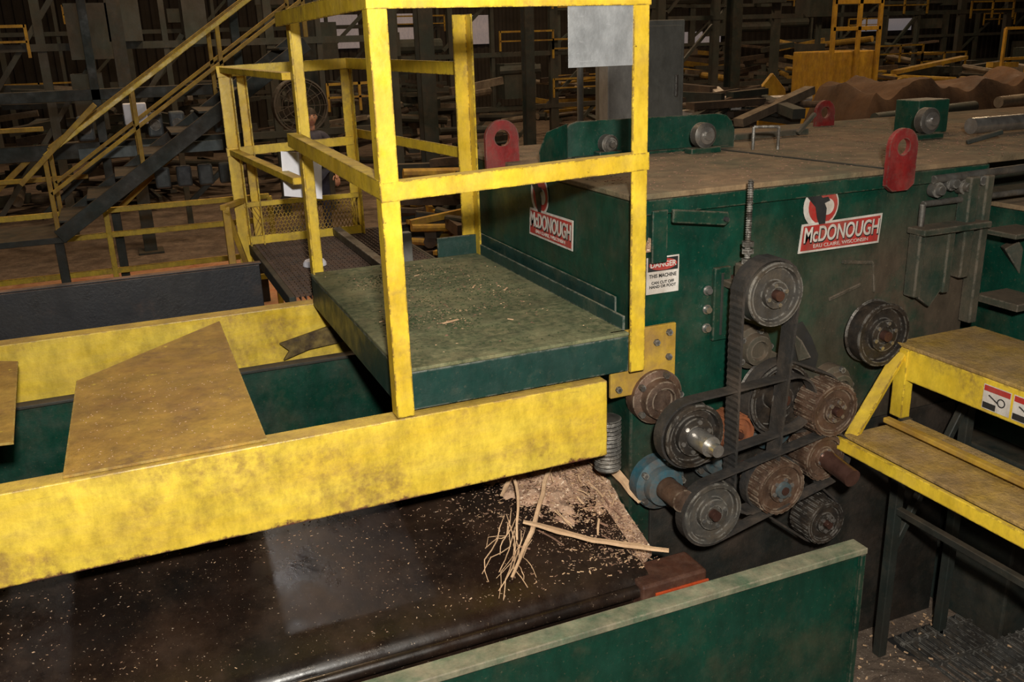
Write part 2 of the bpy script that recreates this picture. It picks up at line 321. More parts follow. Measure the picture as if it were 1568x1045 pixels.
def mound(name,cx,cy,rx,ry,h,zf,mat,n=44,seed=0,parent=None,amp=.35,fr=9,sh=.8,rough=.01):
    bm=bmesh.new(); g={}
    for i in range(n+1):
        for j in range(n+1):
            u=i/n*2-1; v=j/n*2-1; x=cx+u*rx; y=cy+v*ry; r=math.sqrt(u*u+v*v)
            r*=1+.3*noise.noise(V((x*fr*.4+seed,y*fr*.4,3)))
            hh=max(0,1-r)**sh*h
            nn=noise.fractal(V((x*fr+seed,y*fr,seed)),1,2,4)
            z=zf(x,y)-.01+hh*(1+amp*nn)+(rough*nn if r<1 else -.01)
            g[i,j]=bm.verts.new((x,y,z))
    for i in range(n):
        for j in range(n):
            u=(i+.5)/n*2-1; v=(j+.5)/n*2-1
            if u*u+v*v<1.05: bm.faces.new([g[i,j],g[i+1,j],g[i+1,j+1],g[i,j+1]])
    for v in [v for v in bm.verts if not v.link_faces]: bm.verts.remove(v)
    return finish(name,bm,mat,parent,True)
sheetz=lambda x,y: -.80+(y-2.37)*.31
sp=root('sawdust_pile')
mound('heap',1.36,3.02,.34,.40,.08,sheetz,SAW,seed=3,parent=sp,n=90,fr=22,sh=1.1,amp=.5,rough=.012)
plate('loose_dust_strip',[(1.45,2.42,-.80),(1.535,2.46,-.78),(1.535,3.1,-.56),(1.45,3.1,-.56)],.03,(0,0,-1),SAW,sp)
for nm,mat,cnt in (('dust_flakes',WOOD,2600),('dust_flakes_dark',WOODD,2200),('dust_flakes_fine',SAW,2200)):
    bm=bmesh.new()
    for i in range(cnt):
        k=i%4
        if k==0: x=R.uniform(-.6,1.42); y=R.uniform(2.4,3.1); up=0
        else:
            x=1.53-abs(R.gauss(0,.26)); y=R.gauss(2.82,.19)-(1.5-x)*.1*R.random(); up=1
            if R.random()<.3: x=1.5-abs(R.gauss(0,.07)); y=R.uniform(2.42,3.1)
        if k==0 and i%8 and nm!='dust_flakes_fine': continue
        if x>1.53 or y<2.38 or y>3.15: continue
        hz=sheetz(x,y)+.002
        if up:
            r=math.hypot((x-1.36)/.34,(y-3.02)/.40); hz+=max(0,1-r)**1.1*.08*R.uniform(.8,1.15)
        s=R.uniform(.0012,.0055 if up else .003); Mx=Matrix.Translation((x,y,hz))@Matrix.Rotation(R.uniform(0,6),4,'Z')@Matrix.Rotation(R.uniform(-.4,.7),4,'X')
        addbox(bm,-s,s*R.uniform(1,2.2),-s*.4,s*.4,0,.0012,Mx)
    finish(nm,bm,mat,sp)
wsx=root('wood_splinters')
def splinter(n,pts,w,mat=WOOD,jit=.006):
    bm=bmesh.new(); P=[V(p) for p in pts]; Q=[]
    for a,b in zip(P,P[1:]):
        m=max(2,int((b-a).length/.05))
        for k in range(m): Q.append(a.lerp(b,k/m)+V((R.uniform(-jit,jit),R.uniform(-jit,jit),R.uniform(-jit,jit)*.5)))
    Q.append(P[-1]); N=len(Q)
    rings=[]
    for i,q in enumerate(Q):
        t=(Q[min(i+1,N-1)]-Q[max(i-1,0)]).normalized(); s=t.cross(V((0,0,1))).normalized(); u=s.cross(t)
        ww=w*(.35+.65*math.sin(math.pi*min(1,(i+.7)/(N+.4)))**.5)*R.uniform(.8,1.1)
        rings.append([bm.verts.new(q+s*a*ww*.5+u*b*ww*.22) for a,b in ((-1,-1),(1,-1),(.8,1),(-.8,1))])
    for a,b in zip(rings,rings[1:]):
        for k in range(4): bm.faces.new([a[k],a[(k+1)%4],b[(k+1)%4],b[k]])
    bm.faces.new(rings[0]); bm.faces.new(rings[-1][::-1])
    return finish(n,bm,mat,wsx)
splinter('slab_a',[(1.10,2.61,-.64),(1.30,2.47,-.69),(1.52,2.33,-.715)],.026,jit=.004)
splinter('slab_b',[(.99,2.47,-.75),(1.12,2.58,-.67),(1.26,2.76,-.59),(1.45,2.95,-.49)],.017)
splinter('slab_c',[(1.38,3.05,-.44),(1.50,2.80,-.54),(1.54,2.55,-.64)],.04)
splinter('slab_d',[(1.30,3.0,-.44),(1.52,2.85,-.50)],.035); splinter('slab_e',[(1.08,2.75,-.60),(1.30,2.95,-.50),(1.45,3.05,-.46)],.02)
splinter('slab_f',[(1.06,2.58,-.69),(1.13,2.72,-.60),(1.17,2.9,-.52)],.012)
for i in range(14):
    a=V((1.04+R.uniform(-.03,.04),2.58+R.uniform(-.08,.08),0)); a.z=sheetz(a.x,a.y)+.015
    d=R.uniform(-.14,.03); b=a+V((d,R.uniform(-.16,.0),0)); b.y=max(b.y,2.40); b.z=sheetz(b.x,b.y)+R.uniform(.004,.012)
    m_=(a+b)/2+V((R.uniform(-.035,.035),R.uniform(-.02,.02),.012))
    splinter('fibre_%d'%i,[a+V((R.uniform(.0,.06),R.uniform(.02,.12),.04)),a,m_,b],R.uniform(.002,.005),jit=.005)
for i in range(34):
    a=V((R.uniform(1.1,1.52),R.uniform(2.5,3.05),0)); a.z=sheetz(a.x,a.y)+.02+max(0,1-math.hypot((a.x-1.36)/.34,(a.y-3.02)/.40))*.08
    an=R.uniform(0,6.28); l=R.uniform(.03,.12); b=a+V((l*math.cos(an),l*math.sin(an),l*math.sin(an)*.31))
    if b.x>1.53: b.x=1.53
    splinter('shred_%d'%i,[a,b],R.uniform(.003,.010),WOOD if i%3 else WOODD,.004)
# ------------------------------------------------------------ green pit panel (foreground)
pp=root('green_pit_wall_panel')
box('web',-1.5,2.10,2.045,2.06,-1.6,-.72,GRN,pp,.002)
box('top_flange',-1.5,2.11,2.03,2.10,-.722,-.70,mk('green_flange_worn',(.16,.20,.13),(.07,.12,.07),5,.5,dust=(.36,.30,.2),dusty=.5,bump=.2,edge=(.3,.25,.18),grime=.5),pp,.003)
box('end_stiffener',2.085,2.105,2.03,2.045,-1.6,-.722,GRN,pp,.002)
# ------------------------------------------------------------ gang saw machine
mc=root('sawmill_gang_edger')
yh=2.63; xl=1.54; zt=.455
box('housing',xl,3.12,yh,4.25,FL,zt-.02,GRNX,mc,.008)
box('housing_top',xl-.01,3.14,yh-.012,4.26,zt-.02,zt,GTOP,mc,.004)
box('top_extension',3.14,6.0,yh+.05,4.3,zt-.03,zt-.003,GTOP,mc,.004)
box('extension_body',3.12,6.0,yh+.35,4.2,FL,zt-.03,GRND,mc,.005)
box('front_panel_lower',1.62,3.13,yh-.014,yh-.0005,FL,-.56,mk('oily_black_panel',(.010,.014,.012),(.022,.016,.012),3,.55,dust=(.07,.045,.03),dusty=.35,bump=.3),mc,.003)
box('top_edge_angle',xl,3.14,yh-.02,yh-.013,zt-.07,zt-.02,GRN,mc,.002)
plate('torn_hole_dark_patch',[(2.24,yh-.003,-.10),(2.28,yh-.003,-.09),(2.33,yh-.003,-.16),(2.37,yh-.003,-.24),(2.36,yh-.003,-.30),(2.30,yh-.003,-.31),(2.25,yh-.003,-.26),(2.22,yh-.003,-.18)],.002,(0,-1,0),BLKP,mc,0)  # solid black patch paints the dark inside of the torn hole
plate('torn_flap',[(2.23,yh-.006,-.12),(2.25,yh-.04,-.15),(2.29,yh-.05,-.22),(2.26,yh-.02,-.24)],.004,(0,-1,0),GRND,mc,0)
yb=box('yellow_mount_plate',1.44,1.70,yh-.035,yh-.02,-.24,.0,YDK,mc,.003)
for i,(x,z) in enumerate([(1.47,-.03),(1.67,-.03),(1.67,-.12),(1.67,-.21),(1.47,-.21),(1.62,-.06)]): lathe('mount_bolt_%d'%i,[(0,.012),(.011,.012),(.013,0)],(x,yh-.035,z),(0,-1,0),CAST,mc,6)
box('slot_plate',1.865,1.935,yh-.02,yh,-.10,.17,GRN,mc,.004); box('slot_channel',1.892,1.902,yh-.023,yh-.015,-.08,.15,DKST,mc,.001)
for z in (.09,.02,-.05): lathe('slot_bolt',[(0,.018),(.012,.018),(.014,.004),(.018,.004),(.018,0)],(1.845,yh-.005,z),(0,-1,0),STEEL,mc,12)
box('bracket_back',1.60,1.66,yh-.03,yh,.22,.40,GRN,mc,.003)
plate('bracket_arm',[(1.66,yh-.05,.405),(1.88,yh-.05,.375),(1.89,yh-.05,.345),(1.87,yh-.05,.33),(1.66,yh-.05,.36)],.012,(0,-1,0),GRN,mc)
lathe('arm_pin',[(0,.01),(.008,.01),(.009,0)],(1.868,yh-.062,.352),(0,-1,0),BLKP,mc,12)
bm=bmesh.new()
addprism(bm,[(0,0),(.05,.0),(.02,.07),(.0,.1)],(1.63,yh-.004,.26),(1.63,yh-.02,.26)); finish('packed_dust',bm,SAW,mc)
lathe('threaded_rod',[(0,0)]+[((.011 if i%2 else .008),i*.004) for i in range(72)]+[(0,.29)],(1.93,2.52,.20),(0,0,1),CAST,mc,14)
for z in (.235,.26,.20): lathe('rod_nut',[(0,0),(.022,0),(.022,.016),(0,.016)],(1.93,2.52,z),(0,0,1),CAST,mc,6)
box('rod_bracket',1.90,1.97,2.48,yh,.10,.125,GRND,mc,.004); box('tensioner_arm',1.90,1.955,2.49,2.55,.02,.20,GRND,mc,.006)
def lug(n,c,w,h,holer=.03):
    bm=bmesh.new(); N=28; out=[];inn=[]
    hc=h-w/2
    for i in range(N):
        a=2*math.pi*i/N; dx,dz=math.cos(a),math.sin(a)
        if dz>=0: o=(dx*w/2,hc+dz*w/2)
        else:
            s=min((w/2)/max(abs(dx),1e-6), hc/max(abs(dz),1e-6)); o=(dx*s,hc+dz*s)
        out.append(o); inn.append((dx*holer,hc+dz*holer))
    t=.02
    def P(a,k): return V(c)+ V((a[0],k*t,a[1]))
    A=[[bm.verts.new(P(a,k)) for a in L] for L in (out,inn) for k in (0,1)]
    o0,o1,i0,i1=A
    for i in range(N):
        j=(i+1)%N
        for q in ([o0[i],o0[j],i0[j],i0[i]],[o1[i],i1[i],i1[j],o1[j]],[o0[i],o1[i],o1[j],o0[j]],[i0[i],i0[j],i1[j],i1[i]]): bm.faces.new(q)
    return finish(n,bm,RED,mc)
lug('lifting_lug_a',(1.52,3.70,.40),.155,.235,.035)
lug('lifting_lug_b',(2.66,yh-.045,.375),.135,.23,.03)
lug('lifting_lug_c',(3.62,4.1,.43),.13,.16,.03)
def gp(s): return V((1.78+s*.84,3.66-s*.10,zt))
prof=[(0,0),(0,.08),(.02,.12),(.05,.145),(.09,.155),(.91,.155),(.95,.145),(.98,.12),(1,.08),(1,0)]
pts=[gp(s)+V((0,0,h)) for s,h in prof]
plate('top_guard_plate',pts,.012,(0,1,0),GRN,mc,.001)
plate('top_guard_wing',[(1.80,3.64,zt),(1.60,3.50,zt),(1.60,3.50,zt+.06),(1.66,3.55,zt+.13),(1.80,3.64,zt+.15)],.012,(.6,.8,0),GRN,mc,.001)
box('top_guard_foot',1.80,2.60,3.56,3.60,zt,zt+.012,GRN,mc,.001)
def pillow(n,x,y,s=1.,mat=STEEL):
    box(n+'_base',x-.07*s,x+.07*s,y-.03,y+.03,zt,zt+.025,GRN,mc,.003)
    lathe(n+'_body',[(0,-.03),(.035*s,-.03),(.05*s,-.02),(.05*s,.02),(.035*s,.03),(0,.03)],(x,y,zt+.07*s),(0,-1,0),CAST,mc,24)
    lathe(n+'_cap',[(0,.05),(.018*s,.05),(.02*s,.035),(.034*s,.034),(.034*s,.028)],(x,y,zt+.07*s),(0,-1,0),mat,mc,20)
pillow('bearing_a',2.38,3.46,1.1); pillow('bearing_b',3.50,3.28,1.2); pillow('bearing_c',1.98,3.6,.8,CAST)
box('block_green',3.62,3.82,3.45,3.6,zt,zt+.16,GRN,mc,.004)
rod('silver_cylinder',(3.75,3.25,zt+.045),(4.2,3.25,zt+.045),.038,STEEL,mc)
hr=[(2.62,3.42,zt),(2.62,3.42,zt+.10),(2.71,3.36,zt+.10),(2.71,3.36,zt)]
for i in range(3): rod('handle_%d'%i,hr[i],hr[i+1],.007,CAST,mc,10)
bar('top_seam_a',(2.45,3.9,zt+.003),(2.62,yh,zt+.003),.02,.004,DKST,mc,0)
bar('top_bar_a',(2.75,3.75,zt+.02),(3.2,3.75,zt+.02),.03,.03,GRND,mc); bar('top_lever',(3.1,3.7,zt+.02),(3.2,3.7,zt+.11),.02,.02,GRND,mc)
bar('top_lever_b',(3.45,3.0,zt+.01),(3.60,2.95,zt+.05),.02,.02,DKST,mc)
bm=bmesh.new()
for i in range(1500):
    x=R.uniform(1.56,4.2); y=R.uniform(2.66,4.2); s=R.uniform(.0015,.006)
    addbox(bm,-s,s,-s*.4,s*.4,0,.0015,Matrix.Translation((x,y,zt+.0002))@Matrix.Rotation(R.uniform(0,6),4,'Z'))
finish('top_dust_bits',bm,WOODD,mc)
for i,(x,w,z0,z1) in enumerate([(2.78,.035,-.05,.20),(2.93,.035,-.05,.20),(3.02,.05,.0,.40),(3.10,.04,-.2,.40)]): box('front_rib_%d'%i,x-w/2,x+w/2,yh-.07,yh-.012,z0,z1,GRND,mc,.006)
plate('front_gusset',[(2.76,yh-.04,.20),(2.95,yh-.04,.20),(2.93,yh-.04,-.02),(2.86,yh-.04,-.10),(2.80,yh-.04,-.06)],.02,(0,-1,0),GRND,mc)
box('front_ledge',2.75,3.1,yh-.10,yh-.012,.20,.225,GRND,mc,.004)
for i,x in enumerate((2.86,2.93,3.0,3.07)): lathe('small_fitting_%d'%i,[(0,.05),(.018,.05),(.022,.03),(.03,.03),(.03,0)],(x,yh-.012,.36+.02*(i%2)),(0,-1,0),CAST,mc,12)
rod('hyd_pipe_a',(2.80,yh-.03,.31),(3.6,yh-.03,.31),.012,CAST,mc); rod('hyd_pipe_b',(2.84,yh-.03,.40),(3.6,yh-.03,.41),.016,CAST,mc)
rod('hyd_pipe_c',(2.80,yh-.03,.31),(2.80,yh-.03,.22),.012,CAST,mc)
for i,(xa,za,xb,zb) in enumerate([(2.45,.12,2.60,.10),(2.60,.10,2.62,-.02),(2.40,-.02,2.55,.02)]): bar('weld_patch_%d'%i,(xa,yh-.004,za),(xb,yh-.004,zb),.008,.012,GRND,mc,.001)
sh=root('outfeed_housing')
box('body',3.32,5.5,2.10,yh+.34,-.75,.24,GRN,sh,.006); box('lid',3.30,5.5,2.08,yh+.34,.24,.26,GTOP,sh,.003)
box('rib_a',3.30,3.32,2.2,2.25,-.4,.2,GRND,sh,.003); box('window_block',3.30,3.315,2.35,2.48,-.12,.04,DKST,sh,.003)
bar('leg_strut',(3.30,2.6,.1),(3.9,2.2,-1.0),.06,.06,GRND,sh)
box('ledge',3.14,3.32,2.45,2.6,.16,.18,GRND,sh,.003); box('ledge_low',3.14,3.32,2.4,2.6,-.12,-.09,GRND,sh,.003)
box('name_plate',3.316,3.319,2.12,2.22,0.0,.12,REDS,sh,.001)
box('under_frame',3.2,5.0,2.3,2.9,FL,-.76,DKST,sh,.01)
def sign(n,cx,cz,face,k=1.):
    g=mc
    if face=='front': y=yh-.0135; Q=lambda a,b,o=0.: (cx+a*k,y-o,cz+b*k); nr=(0,-1,0); F='front'
    else: x=xl-.0015; Q=lambda a,b,o=0.: (x-o,cx-a*k,cz+b*k); nr=(-1,0,0); F='left'
    ex,ez=-.10,.112
    def circp(r,ox=0,o=0,oz=0): return [Q(ex+ox+r*math.cos(t*.2618),ez+oz+r*math.sin(t*.2618),o) for t in range(24)]
    plate(n+'_emblem_white',circp(.080,0,.0001),.002,nr,WHT,g,0)
    plate(n+'_emblem_red',circp(.066,.008,.0023),.001,nr,REDS,g,0)
    plate(n+'_emblem_moon',circp(.030,.028,.0035,-.005),.0006,nr,WHT,g,0)
    for j,poly in enumerate([[(-.085,.085),(-.075,.045),(-.03,.0),(-.005,.02),(-.035,.05)],[(-.045,.085),(-.04,.03),(-.01,.0),(.0,.03)],[(-.035,.02),(.0,.03),(.022,-.01),(.02,-.07),(.0,-.085),(-.02,-.04)],[(-.005,.03),(.025,.032),(.035,.018),(.01,.01)]]):
        plate(n+'_bird_%d'%j,[Q(ex+a,ez+b,.0045+.0007*j) for a,b in poly],.0006,nr,BLKP,g,0)
    plate(n+'_backing',[Q(-.195,-.055,.003),(Q(.185,-.055,.003)),Q(.192,.058,.003),Q(-.185,.052,.003)],.003,nr,WHT,g,0)
    plate(n+'_red',[Q(-.186,-.047,.006),Q(.177,-.047,.006),Q(.183,.050,.006),Q(-.177,.044,.006)],.001,nr,REDS,g,0)
    text(n+'_letters_shadow','McDONOUGH',Q(.003,.004,.0075),.080*k,F,BLKP,g,.1,.0003,.68,.003)
    text(n+'_letters','McDONOUGH',Q(0,.008,.0085),.080*k,F,WHT,g,.1,.0006,.68,.0012)
    text(n+'_letters_small','EAU CLAIRE, WISCONSIN',Q(0,-.034,.008),.019*k,F,WHT,g,0,.0005,1.2)
sign('maker_sign_front',2.42,.235,'front',1.0)
sign('maker_sign_side',3.26,.24,'left',1.05)
y=yh-.001
plate('danger_sign_base',[(1.595,y,.105),(1.725,y,.105),(1.725,y,.235),(1.595,y,.235)],.003,(0,-1,0),WHT,mc,.0004)
plate('danger_sign_band',[(1.60,y-.003,.185),(1.72,y-.003,.185),(1.72,y-.003,.23),(1.60,y-.003,.23)],.0006,(0,-1,0),BLKP,mc,0)
plate('danger_sign_oval',[(1.66+.056*math.cos(t*.2618),y-.0036,.2075+.02*math.sin(t*.2618)) for t in range(24)],.0006,(0,-1,0),REDS,mc,0)
text('danger_text','DANGER',(1.66,y-.0046,.2075),.027,'front',WHT,mc,0,.0004,.95,.0006)
text('danger_text_b','THIS MACHINE',(1.66,y-.0036,.168),.018,'front',BLKP,mc,0,.0004,.9,.0004)
text('danger_text_c','CAN CUT OFF\nHAND OR FOOT',(1.66,y-.0036,.137),.014,'front',BLKP,mc,0,.0004,1,.0004)
# ------------------------------------------------------------ drive: pulleys & belts
dr=root('belt_drive')
def pulley(n,x,z,r,yf,depth=.09,mat=CAST,hub=.4,bolts=6,recess=.02,rim=.82,toothed=0,boltm=STEEL):
    c=(x,yf,z); ax=(0,-1,0)
    lathe(n+'_disc',[(0,-.005),(r*hub*.55,-.005),(r*hub*.55,.004),(r*hub,.002),(r*hub,-recess),(r*rim,-recess),(r*(rim+.03),0),(r*.98,0),(r,-.006)]+([(r*.955,-.012),(r*.955,-depth+.012),(r,-depth+.006)] if not toothed else [(r,-depth+.006)])+[(r*.97,-depth),(0,-depth)],c,ax,mat,dr,48)
    if toothed:
        bm=bmesh.new()
        for i in range(toothed):
            a=2*math.pi*i/toothed; Mx=Matrix.Translation((x,0,z))@Matrix.Rotation(-a,4,'Y')
            addbox(bm,r*.99,r*1.05,yf+.006,yf+depth-.006,-math.pi*r/toothed*.5,math.pi*r/toothed*.5,Mx)
        finish(n+'_teeth',bm,mat,dr)
    for i in range(bolts):
        a=2*math.pi*i/bolts+.3
        lathe(n+'_bolt_%d'%i,[(0,.01),(.008,.01),(.008,0)],(x+r*hub*.78*math.cos(a),yf+.001,z+r*hub*.78*math.sin(a)),ax,boltm,dr,8)
    rod(n+'_shaft',(x,yf-.02,z),(x,yh,z),r*.16,SHAFT,dr,16)
DKI=mk('dark_oily_iron',(.05,.045,.040),(.03,.024,.02),8,.45,metal=.4,dust=(.12,.08,.05),dusty=.35,edge=(.3,.28,.25),grime=.5)
pulley('tension_pulley',1.955,.115,.112,2.385,.09,CAST,.42,4)
pulley('pulley_a',1.655,-.345,.115,2.39,.08,DKI,.6,6)
pulley('pulley_b',1.735,-.655,.118,2.38,.06,CAST,.5,4)
pulley('pulley_c',2.08,-.315,.135,2.47,.09,DKI,.35,0,.05,.85)
pulley('gear_d',2.25,-.36,.10,2.38,.11,GEARM,.45,6,.012,.8,26)
pulley('gear_e',2.03,-.625,.10,2.38,.12,GEARM,.5,6,.012,.85,26)
pulley('gear_f',2.24,-.555,.088,2.40,.12,GEARM,.45,6,.012,.8,24)
pulley('gear_g',2.27,-.835,.085,2.40,.11,DKI,.45,6,.012,.8,24)
pulley('pulley_h',2.57,-.155,.125,2.50,.08,DKI,.5,6)
pulley('gear_i',1.90,-.42,.07,2.48,.10,mk('orange_gear',(.28,.09,.035),(.16,.06,.03),9,.5),.5,0,.01,.8,18)
rod('long_shaft_a',(1.655,2.30,-.345),(1.655,2.39,-.345),.036,STEEL,dr,24); rod('long_shaft_a_tip',(1.655,2.26,-.345),(1.655,2.30,-.345),.022,STEEL,dr,20)
rod('long_shaft_f',(2.24,2.26,-.575),(2.24,2.40,-.555),.034,SHAFT,dr,20)
lathe('blue_hub_e',[(0,.018),(.03,.015),(.034,0)],(2.03,2.38,-.625),(0,-1,0),BLUE,dr,20)
def bearing(n,x,z,r,y=2.52,mat=BLUE):
    lathe(n,[(0,.03),(r*.4,.03),(r*.45,.045),(r*.7,.04),(r*.75,.01),(r,.0),(r,-.05),(0,-.05)],(x,y,z),(0,-1,0),mat,dr,28)
    for k in range(5):
        a=k*1.2566; lathe(n+'_b%d'%k,[(0,.02),(.012,.02),(.012,-.01)],(x+r*.86*math.cos(a),y,z+r*.86*math.sin(a)),(0,-1,0),CAST,dr,6)
bearing('blue_bearing_a',1.62,-.585,.10,2.55); rod('bearing_shaft_a',(1.62,2.40,-.585),(1.62,2.52,-.585),.042,GEARM,dr,20)
bearing('blue_bearing_b',1.86,-.52,.10,2.56); bearing('blue_bearing_c',2.12,-.47,.09,2.57)
bearing('bearing_d',1.62,-.26,.10,2.58,GEARM)
bearing('bearing_e',2.02,-.14,.08,2.58,GRND); bearing('bearing_f',2.42,-.36,.08,2.58,GRND)
bar('tension_link',(1.80,2.56,-.47),(2.20,2.56,-.43),.04,.03,DKI,dr); bar('tension_link_b',(2.05,2.57,-.15),(2.42,2.57,-.36),.05,.03,GRND,dr)
def belt(n,a,b,y0,w,mat=RUBB,ribs=0,th=.008):
    (x1,z1,r1),(x2,z2,r2)=a,b; d=math.hypot(x2-x1,z2-z1); base=math.atan2(z2-z1,x2-x1); al=math.acos((r1-r2)/d)
    pts=[]
    K=20
    for i in range(K+1):
        t=base+al+(2*math.pi-2*al)*i/K; pts.append((x1+r1*math.cos(t),z1+r1*math.sin(t)))
    e=[]
    for i in range(K+1):
        t=base-al+(2*al)*i/K; e.append((x2+r2*math.cos(t),z2+r2*math.sin(t)))
    def seg(p,q,m): return [(p[0]+(q[0]-p[0])*k/m,p[1]+(q[1]-p[1])*k/m) for k in range(1,m)]
    m=max(2,int(d/.012))
    loop=pts+seg(pts[-1],e[0],m)+e+seg(e[-1],pts[0],m)
    n_=len(loop); bm=bmesh.new(); inner=[];outer=[]
    for i,(x,z) in enumerate(loop):
        px,pz=loop[i-1]; qx,qz=loop[(i+1)%n_]; tx,tz=qx-px,qz-pz; l=math.hypot(tx,tz) or 1; nx,nz=tz/l,-tx/l
        o=th+(.003 if ribs and i%2 else 0)
        inner.append([bm.verts.new((x,y0,z)),bm.verts.new((x,y0+w,z))]); outer.append([bm.verts.new((x+nx*o,y0,z+nz*o)),bm.verts.new((x+nx*o,y0+w,z+nz*o))])
    for i in range(n_):
        j=(i+1)%n_
        for q in ([inner[i][0],inner[j][0],inner[j][1],inner[i][1]],[outer[i][0],outer[i][1],outer[j][1],outer[j][0]],[inner[i][0],outer[i][0],outer[j][0],inner[j][0]],[inner[i][1],inner[j][1],outer[j][1],outer[i][1]]): bm.faces.new(q)
    return finish(n,bm,mat,dr)
belt('ribbed_belt',(1.955,.115,.113),(1.93,-.62,.085),2.405,.07,RUBB,1)
belt('flat_belt_a',(1.655,-.345,.116),(2.08,-.315,.10),2.41,.05)
belt('flat_belt_b',(1.735,-.655,.119),(2.24,-.555,.10),2.385,.045)
belt('flat_belt_c',(2.08,-.315,.137),(2.25,-.36,.108),2.48,.05)
belt('flat_belt_d',(2.03,-.625,.107),(2.27,-.835,.092),2.44,.04)
lathe('corrugated_hose',[(0,0)]+[((.050 if i%2 else .044),i*.008) for i in range(26)]+[(0,.21)],(1.475,2.68,-.55),(0,0,1),CAST,dr,24)
# ------------------------------------------------------------ yellow step platform
st=root('yellow_step_stand')
SY=mk('step_top_sawdust_yellow',(.52,.33,.05),(.36,.21,.04),4,.8,dust=(.36,.24,.12),dusty=.5,rust=(.62,.42,.26),rusty=.25,bump=.8,grime=.6)
box('upper_tread',2.66,3.08,.9,2.53,-.215,-.20,SY,st,.004); box('upper_side',2.66,2.675,.9,2.53,-.34,-.216,YEL,st,.004); box('upper_end',2.66,3.08,2.515,2.53,-.33,-.216,YEL,st,.004)
box('lower_tread',2.34,2.66,.9,2.42,-.50,-.485,SY,st,.004); box('lower_side',2.30,2.318,.9,2.42,-.535,-.485,YEL,st,.004); box('lower_end',2.30,2.66,2.41,2.42,-.53,-.486,YEL,st,.003)
box('lower_inner_rail',2.50,2.53,.9,2.40,-.46,-.44,YDK,st,.004)
prism('stringer',rect(.05,.02),(2.36,2.41,-.50),(2.66,2.50,-.24),YEL,st,b=.002)
box('corner_post',2.655,2.70,2.46,2.52,-.50,-.22,YEL,st,.003)
box('leg_a',2.66,2.70,2.44,2.48,FL,-.50,DKST,st,.003); box('leg_b',3.0,3.04,2.44,2.48,FL,-.33,DKST,st,.003); box('leg_c',2.66,2.70,.95,.99,FL,-.5,DKST,st,.003); box('leg_d',3.0,3.04,.95,.99,FL,-.33,DKST,st,.003)
bar('brace',(2.68,2.46,-1.1),(3.02,2.46,-.45),.03,.03,DKST,st); bar('cross_rail',(2.68,2.46,-.9),(2.68,.97,-.9),.03,.03,DKST,st)
for i,(yy) in enumerate((2.06,1.94)):
    x=2.659
    plate('warning_label_%d'%i,[(x,yy+.055,-.325),(x,yy-.055,-.325),(x,yy-.055,-.235),(x,yy+.055,-.235)],.001,(-1,0,0),WHT,st,0)
    plate('warning_band_%d'%i,[(x-.001,yy+.052,-.258),(x-.001,yy-.052,-.258),(x-.001,yy-.052,-.238),(x-.001,yy+.052,-.238)],.0008,(-1,0,0),REDS,st,0)
    plate('warning_black_%d'%i,[(x-.001,yy+.052,-.322),(x-.001,yy-.0,-.322),(x-.001,yy-.0,-.30),(x-.001,yy+.052,-.30)],.0008,(-1,0,0),BLKP,st,0)
    lathe('warning_icon_%d'%i,[(.012,0),(.012,.001),(.016,.001),(.016,0)],(x-.001,yy-.02,-.285),(-1,0,0),BLKP,st,20)
    bar('warning_icon_bar_%d'%i,(x-.002,yy+.03,-.27),(x-.002,yy-.01,-.29),.006,.002,BLKP,st,0)
# ------------------------------------------------------------ floor drain grate & dust
fg=root('floor_drain_grate')
box('pit',2.78,3.5,1.75,2.52,FL+.001,FL+.006,BLKP,fg,0)  # black slab on the floor paints the darkness below the bars
bm=bmesh.new()
for i in range(16): addbox(bm,2.80+i*.045,2.812+i*.045,1.77,2.50,FL+.007,FL+.03)
for i in range(5): addbox(bm,2.79,3.49,1.80+i*.16,1.815+i*.16,FL+.012,FL+.026)
finish('bars',bm,CAST,fg)
fd=root('floor_sawdust')
for i in range(9):
    mound('drift_%d'%i,R.uniform(2.3,4.0),R.uniform(.9,2.3),R.uniform(.15,.4),R.uniform(.15,.35),R.uniform(.02,.05),lambda x,y:FL+.006,FLOOR,n=22,seed=i*3.1,parent=fd,amp=.6)
bm=bmesh.new()
for i in range(1600):
    s=R.uniform(.003,.010); Mx=Matrix.Translation((R.uniform(2.2,4.5),R.uniform(.6,2.6),FL+.012))@Matrix.Rotation(R.uniform(0,6),4,'Z')@Matrix.Rotation(R.uniform(-.5,.5),4,'X')
    addbox(bm,-s,s,-s*.4,s*.4,0,.004,Mx)
finish('chips',bm,WOOD,fd)
